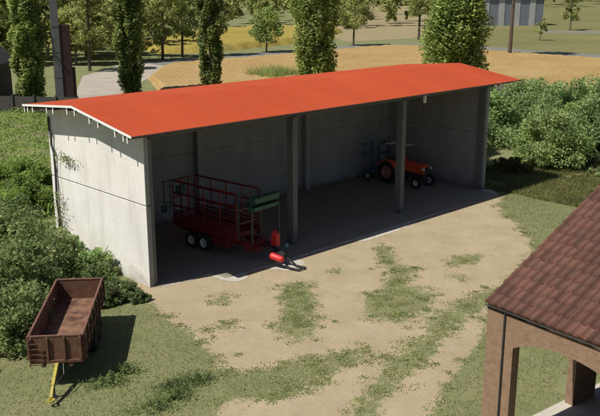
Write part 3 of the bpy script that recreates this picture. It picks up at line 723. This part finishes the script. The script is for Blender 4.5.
# ---- shrubs on the left and along the gable
G = 'dense dark shrubs left of the rusty trailer'
shrub(-5.5, -1.1, 1.8, 1.6, 'dark leafy shrub beside the left flank of the rusty trailer', 'fol_bush', 150, .12, 55, group=G)
shrub(-3.9, 1.6, 2.3, 1.6, 'large dark shrub behind the left side of the rusty trailer', 'fol_bush', 150, .13, 55, group=G)
shrub(-2.2, 3.6, 2.3, 1.8, 'dark green shrub between the rusty trailer and the shed gable', 'fol_bush', 150, .13, 55, group=G)
shrub(-2.6, 6.8, 2.6, 2.1, 'tall shaded shrub at the left edge below the bright hedge', 'fol_bush', 150, .14, 60, group=G)
shrub(-.9, 8.3, 2.2, 1.5, 'dark shrub beside the rear corner of the white gable', 'fol_bush', 140, .13, 45, group=G)
shrub(-7.0, -.2, 2.2, 1.6, 'dark shrub cut off by the left edge beside the trailer', 'fol_bush', 140, .13, 45, group=G)
G = 'leafy bushes along the foot of the white gable'
shrub(-.9, 3.9, 1.4, .9, 'mid green bush against the white gable near the downpipe', 'fol_hedge', 110, .11, 34, group=G)
shrub(-.8, 2.4, 1.15, .85, 'mid green bush at the middle of the white gable foot', 'fol_hedge', 110, .11, 34, group=G)
shrub(-1.3, 1.1, 1.0, .85, 'low green bush behind the tailgate of the rusty trailer', 'fol_bush', 110, .1, 34, group=G)
shrub(-1.0, -.75, .4, .5, 'dark low bush at the edge of the yard below the gable corner', 'fol_bush', 90, .09, 24, group=G)
shrub(-1.9, -.2, .7, .7, 'dark bush tucked behind the right wheels of the rusty trailer', 'fol_bush', 110, .1, 28, group=G)
shrub(-7.9, -2.0, 1.4, 1.0, 'lowest dark shrub at the left edge in front of the others', 'fol_bush', 130, .12, 40, group=G)
shrub(-1.0, .1, .55, .55, 'small low bush near the front corner of the gable', 'fol_bush', 90, .09, 24, group=G)
# ---- bright hedge further back on the left
G = 'bright green bushes behind the shed at left'
for x, y, h, r, lb in ((1.2, 12.5, 1.7, 1.7, 'bright green bush nearest behind the dark left shrubs'), (4.0, 17.5, 1.5, 1.9, 'bright green bush in the middle beside the shed corner'),
                       (1.6, 18.5, 1.6, 2.0, 'bright green bush low at the left edge of the picture')):
    shrub(x, y, h, r, lb, 'fol_bright', 150, .15, 60, group=G)
n = 60000; x = NR.uniform(-4, 22, n); y = NR.uniform(7.5, 44, n); k = (fbm(x, y, .5) + NR.normal(size=n) * .4 > -.9) & (y > 7.6) & (x < 4 + (y - 7) * .45); x, y = x[k], y[k]
P = np.stack([x, y, NR.uniform(.02, .5, len(x)) * np.clip(.6 + .35 * fbm(x, y, .8), .25, 1.6)], 1)
V, F = leaf_quads(P, .17, .5); tag(npmesh('tall_weeds', V, F, 'fol_bright', None, NR.uniform(0, 1, len(P)), 'stuff'), 'bright green tall weeds filling the ground behind the shed at left', 'weeds')
# climbing plant on the gable
cl = empty('climbing_plant', (-.1, 6.2, 0), 0, 'thin leafy climber on the upper and rear part of the white gable', 'climber')
MB().tube([(-.02, .1, 0), (-.05, -.05, 1.4), (-.02, -.3, 2.4), (-.04, -.15, 3.6), (-.02, -.5, 4.1)], [.02, .015, .012, .01, .006], 5).build('stem', 'bark', cl)
P = []
for i in range(330):
    z = NR.uniform(.3, 2.5); P.append((-.12 + NR.normal() * .05, -.25 + NR.normal() * .28, z))
for i in range(170): P.append((-.08 + NR.normal() * .03, -1.0 + NR.normal() * .42, 3.95 + NR.normal() * .09))
P = np.array(P); V, F = leaf_quads(P, .085); npmesh('foliage', V, F, 'fol_ivy', cl, NR.uniform(0, 1, len(P)))

# ---- right thicket
G = 'tall shrubs to the right of the shed'
RS = [(28.8, .6, 4.2, 2.5, 'big yellowish green spreading shrub to the right of the shed', 'fol_yellow', .2),
      (24.6, 4.6, 3.4, 2.0, 'dark leafy shrub beside the far end wall of the shed', 'fol_hedge', .2),
      (27.5, 6.5, 3.6, 2.3, 'mid green shrub behind the dark shrub by the shed end', 'fol_hedge', .2),
      (33, .0, 4.2, 2.6, 'green shrub at the right edge beside the yellowish one', 'fol_hedge', .22),
      (36, 4, 4.4, 3.2, 'tall green shrub behind the yellowish spreading shrub', 'fol_hedge', .25),
      (32.5, 7.5, 4.0, 3.0, 'green shrub between the shed end and the wheat field', 'fol_hedge', .25),
      (39, 8.5, 4.0, 3.2, 'green shrub directly in front of the wheat field edge', 'fol_hedge', .25),
      (42, 3.5, 4.4, 3.4, 'green shrub at the far right against the wheat field', 'fol_hedge', .25),
      (38.5, -1.2, 4.0, 3.0, 'darker green shrub at the right edge above the tile roof', 'fol_bush', .25),
      (34, 12, 3.2, 2.8, 'low green shrub just above the shed roof corner', 'fol_hedge', .25)]
for x, y, h, r, lb, mt, sz in RS: shrub(x, y, h, r, lb, mt, 260, sz * .75, 85, group=G, up=.2)
shrub(25.6, 1.4, .8, 1.5, 'dry yellow brown undergrowth in front of the right shrubs', 'fol_dry', 90, .12, 40, name='undergrowth', cat='undergrowth', up=.8)
shrub(28.3, -2.6, .45, 1.1, 'pale yellow flowering weed clump on the grass right of the shed', 'fol_yellow', 90, .1, 28, name='weed_clump', cat='weeds', up=.8)
# ---- weed clumps in the foreground
G = 'dark low weed clumps on the foreground grass'
for x, y, h, r, lb in ((-3.2, -6.9, .2, .6, 'dark weed clump farthest right in the foreground grass'), (-3.8, -6.75, .16, .6, 'flat dark weed clump beside the rightmost foreground clump'),
                       (-4.15, -7.25, .2, .55, 'dark weed clump in the middle of the foreground grass'), (-4.8, -7.35, .15, .5, 'dark weed clump nearest the bottom edge of the grass'),
                       (-4.95, -5.35, .26, .5, 'green weed clump in the sun beside the yellow drawbar'), (-4.3, -5.1, .22, .35, 'small green weed clump at the edge of the trailer shadow')):
    t = empty('weed_clump', (x, y, 0), 0, lb, 'weeds', G); n = 2600; a = NR.uniform(0, 2 * PI, n); q = 1.25 * r * np.abs(NR.normal(size=n)) * .5 * (1 + .35 * np.sin(a * 3 + x * 9) + .2 * np.sin(a * 5 + y * 5))
    px, py = q * np.cos(a) * 1.25 - q * np.sin(a) * .3, q * np.sin(a) * .8; k = fbm(px + x, py + y, 4.5) > -.7; px, py = px[k], py[k]
    P = np.stack([px, py, NR.uniform(.01, 1, len(px)) ** .8 * h * (.45 + .55 * np.exp(-(px ** 2 + py ** 2) / r ** 2)) * (1 + .5 * np.sin(px * 21) * np.cos(py * 19))], 1)
    V, F = leaf_quads(P, .055, .2, .4); npmesh('foliage', V, F, 'fol_bush', t, NR.uniform(0, 1, len(P)))
    m = MB()
    for _ in range(7): aa = R.uniform(0, 2 * PI); m.tube([(0, 0, 0), (math.cos(aa) * r * .35, math.sin(aa) * r * .3, h * .6), (math.cos(aa) * r * .8, math.sin(aa) * r * .6, h * .7)], [.008, .006, .003], 4)
    m.build('stem', 'bark', t)

# ---- grass blades and clover (stuff)
def blades(name, n, xr, yr, keep, hgt, wid, mat, label, cat):
    x = NR.uniform(*xr, n); y = NR.uniform(*yr, n); k = keep(x, y); x, y = x[k], y[k]; n = len(x)
    a = NR.uniform(0, 2 * PI, n); h = hgt * NR.uniform(.4, 1.3, n); w = wid * NR.uniform(.6, 1.3, n); ln = NR.normal(size=(n, 2)) * h[:, None] * .55
    b = np.stack([x, y, np.zeros(n)], 1); d = np.stack([np.cos(a) * w, np.sin(a) * w, np.zeros(n)], 1)
    V = np.stack([b - d, b + d, b + np.stack([ln[:, 0], ln[:, 1], h], 1)], 1).reshape(-1, 3)
    o = npmesh(name, V, np.arange(3 * n).reshape(-1, 3), mat, None, NR.uniform(0, 1, n), 'stuff')
    return tag(o, label, cat)
notshed = lambda x, y: ~((x > -.1) & (x < 21) & (y > -.3) & (y < 7))
bb = lambda x, y: ~((x > -.9) & (x < 9.8) & (y < -13.95 - (x + .36) * .114))
blades('grass', 260000, (-11, 24), (-16, 4), lambda x, y: (sand_at(x, y) + NR.uniform(-.25, .25, len(x)) < .35) & notshed(x, y) & bb(x, y) & (fbm(x, y, 1.1) > -1.1), .05, .008, 'grass', 'short dry green grass covering the yard', 'grass')
def clover_keep(x, y): s = sand_at(x, y); return (s > .12) & (s < .82) & (fbm(x, y, 3.1) > -.2) & notshed(x, y) & bb(x, y)
n = 9000; x = NR.uniform(-5, 21, n); y = NR.uniform(-14, -1.5, n)
hole = fbm(x, y, 1.7) > 1.75
k = (clover_keep(x, y) & (NR.uniform(0, 1, n) < .55)) | (hole & (sand_at(x, y) > .5) & (NR.uniform(0, 1, n) < .5) & (y < -2.2) & bb(x, y))
x, y = x[k], y[k]; q = NR.integers(14, 46, len(x)); rad = np.repeat(NR.uniform(.05, .17, len(x)), q)
P = np.stack([np.repeat(x, q) + NR.normal(size=q.sum()) * rad, np.repeat(y, q) + NR.normal(size=q.sum()) * rad, NR.uniform(.008, .022, q.sum())], 1)
V, F = leaf_quads(P, .045, 2.5, .8); tag(npmesh('clover', V, F, 'clover', None, NR.uniform(0, 1, len(P)), 'stuff'), 'small clover patches dotted over the sandy yard', 'clover')
# taller meadow grass by the right shrubs
blades('tall_grass', 60000, (21, 34), (-8, 3), lambda x, y: (fbm(x, y, .9) > -.9), .16, .018, 'grass', 'longer grass on the slope right of the shed', 'grass')
blades('reeds', 1500, (45, 50), (43.5, 48), lambda x, y: (fbm(x, y, .9) > -.9), 1.3, .05, 'fol_poplar', 'pale green reeds at the wheat field edge behind the shed', 'reeds')

# ------------------------------------------------------------------ poplars
poplar(18.5, 45.9, 1.4, 16, 'broad ivy clad poplar at the far left beside the grey tower', 'fol_poplar', 220, .3, 120)
poplar(28.1, 44.7, 1.35, 15, 'ivy clad poplar left of centre beside the pale road bend', 'fol_ivy', 200, .3, 110)
poplar(34.8, 40.9, 1.2, 15, 'slim dark poplar standing against the wheat field', 'fol_ivy', 200, .28, 110)
poplar(41.0, 32.8, 2.15, 16, 'thick bright green poplar in the middle behind the roof', 'fol_poplar', 240, .3, 130)
poplar(48.0, 21.8, 2.9, 15, 'widest leafy poplar behind the right end of the roof', 'fol_poplar', 260, .34, 150)

# ------------------------------------------------------------------ left background buildings
bn = empty('dark_barn', (11.5, 47.5, 0), math.radians(-40), 'dark slate gabled barn cut off by the left edge', 'barn')
m = MB(); m.prism([(-3.5, 0), (3.5, 0), (3.5, 3.6), (0, 7.6), (-3.5, 3.6)], lambda u, w, t: (u, t, w), 0, 8); m.build('wall', 'dark_wood', bn)
m = MB()
for s in (-1, 1): m.prism([(s * 3.8, 3.3), (0, 7.66), (0, 7.82), (s * 3.8, 3.5)], lambda u, w, t: (u, t, w), -.3, 8.3)
m.build('roof', 'slate', bn)
tw = empty('grey_tower', (20.3, 44.2, 0), math.radians(-25), 'tall narrow grey concrete tower between the two left poplars', 'tower')
MB().box((-.3, -.5, 0), (.35, .5, 9.5)).build('wall', 'grey_concrete', tw, .02)
MB().box((.36, -.45, 0), (1.25, .5, 6.9)).box((1.26, -.3, 0), (1.5, .2, 3.2)).build('side_annex', 'red_brown', tw, .02)
for z in (2.4, 4.6, 6.8, 9.2): MB().box((-.32, -.52, z), (.352, .52, z + .06)).build('band', 'grey_concrete', tw)
lw = empty('timber_fence', (14.6, 43.0, 0), math.radians(-52), 'low dark timber fence at left behind the bright bushes', 'fence')
for i in range(7): MB().box((i * 1.9 - 5, -.05, 0), (i * 1.9 - 4.88, .05, 1.5)).build('post', 'dark_wood', lw)
MB().box((-5, .055, .1), (6.5, .09, 1.35)).build('boards', 'dark_wood', lw)

# ------------------------------------------------------------------ far trees
G = 'roadside trees beyond the wheat field'
FT = [(51.7, 73.5, 11, 3.2, 'thin dark trunked tree between the two left poplars', .32, 'fol_wood'),
      (56.5, 75.5, 10, 3.0, 'green crowned tree in front of the yellow canola', .3, 'fol_poplar'),
      (70.7, 73.2, 6.5, 3.0, 'low spreading tree beside the middle poplar', .28, 'fol_poplar'),
      (90.3, 73, 9, 3.2, 'tree right of the middle poplar on the roadside', .35, 'fol_wood'),
      (61.5, 73.6, 9, 2.6, 'slender tree just left of the slim dark poplar', .35, 'fol_wood'),
      (46.5, 74.5, 10, 3.2, 'leafy tree just right of the second poplar', .25, 'fol_wood'),
      (108, 73, 12, 3.4, 'tree just left of the widest poplar', .4, 'fol_wood'),
      (36.8, 67.5, 11, 3.0, 'thin trunked tree standing beside the pale road bend', .3, 'fol_wood'),
      (92.0, 43.6, 16, 3.6, 'tall bare trunked tree right of the widest poplar', .62, 'fol_wood')]
for x, y, h, r, lb, zc, mt in FT: tree(x, y, h, r, lb, mt, zc, 70, .38, 60, group=G, lean=(.4, 0))
tree(125, 58, 4.5, 1.3, 'small sapling alone on the far meadow', 'fol_wood', .3, 40, .3, 20, group='saplings on the far meadow')
tree(160, 71, 8, 2.8, 'rounder young tree near the far road on the meadow', 'fol_wood', .3, 50, .5, 26, group='saplings on the far meadow')
tree(172, 100, 9, 3.8, 'young tree beside the blue grey barn', 'fol_wood', .25, 50, .6, 30, group='saplings on the far meadow')
# left woodland behind the road
G = 'woodland trees behind the road bend at left'
WT = [(40, 84, 12, 4.2, 'first woodland tree right of the grey tower'), (35, 90, 13, 4.5, 'woodland tree directly beside the grey tower'), (47, 86, 12, 4.0, 'woodland tree left of the second poplar'),
      (39.5, 75.5, 9, 3.2, 'woodland tree nearest the road bend'), (31, 80, 10, 3.8, 'woodland tree partly behind the grey tower'),
      (53, 98, 14, 4.6, 'woodland tree behind the second poplar')]
for x, y, h, r, lb in WT: tree(x, y, h, r, lb, 'fol_wood', .22, 90, .45, 70, group=G, bark='grey_bark')
# far wood as one mass
def wood(name, pts, hmin, hmax, label, mat='fol_wood', size=1.1, per=26, seed=3, nc=9):
    rng = np.random.default_rng(seed); cs = []; rs = []; tb = MB()
    for x, y in pts:
        h = rng.uniform(hmin, hmax); r = h * rng.uniform(.2, .3); tb.tube([(x, y, 0), (x + .2, y, h * .7)], [h * .018, h * .008], 5)
        for i in range(nc):
            k = rng.uniform(0, 1); a = rng.uniform(0, 2 * PI); rr = r * rng.uniform(.2, .9) * math.sqrt(max(.1, 1 - (2 * k - .9) ** 2))
            cs.append((x + rr * math.cos(a), y + rr * math.sin(a), h * (.2 + .8 * k))); q = r * .42; rs.append((q, q, q))
    o = crown(name, cs, rs, per, size, mat, None, rng); o['kind'] = 'stuff'; tag(o, label, 'wood')
    return o
def sector(n, az0, az1, d0, d1, seed):
    rng = np.random.default_rng(seed); a = np.radians(rng.uniform(az0, az1, n)); d = np.sqrt(rng.uniform(d0 ** 2, d1 ** 2, n))
    return [(-15.4 + q * math.sin(t), -23.6 + q * math.cos(t)) for t, q in zip(a, d)]
wood('far_wood', sector(130, 20, 35, 112, 190, 1), 7, 13, 'light green wood behind the road bend at left', size=.8, per=40)
wood('distant_wood', sector(220, 27, 56, 190, 420, 2), 8, 15, 'distant green wood behind the canola and stubble fields', size=1.3, per=24)
wood('horizon_wood', sector(160, 46, 70, 380, 520, 4), 10, 17, 'wood on the horizon above the meadow', size=1.8, per=20)
wood('hedgerow', [(150 + i * 9 + R.uniform(-2, 2), 118 + i * 3.6 + R.uniform(-2, 2)) for i in range(22)], 3, 6, 'field hedgerow on the far meadow', size=.9, per=20, seed=9)

# ------------------------------------------------------------------ far blue-grey barn
fb = empty('far_barn', (166, 92, 0), math.radians(-35), 'blue grey farm building with striped cladding far across the meadow', 'barn')
MB().box((-10, 0, 0), (10, 9, 7.2)).build('wall', 'blue_grey', fb)
for i in range(5): MB().box((-10 + .4 + i * 4, -.08, 0), (-10 + 1.9 + i * 4, -.01, 6.6)).build('door_panel', 'pale_clad', fb)
m = MB(); m.prism([(-.5, 7.2), (4.5, 9), (9.5, 7.2)], lambda u, w, t: (t, u, w), -10.4, 10.4); m.build('roof', 'slate', fb)
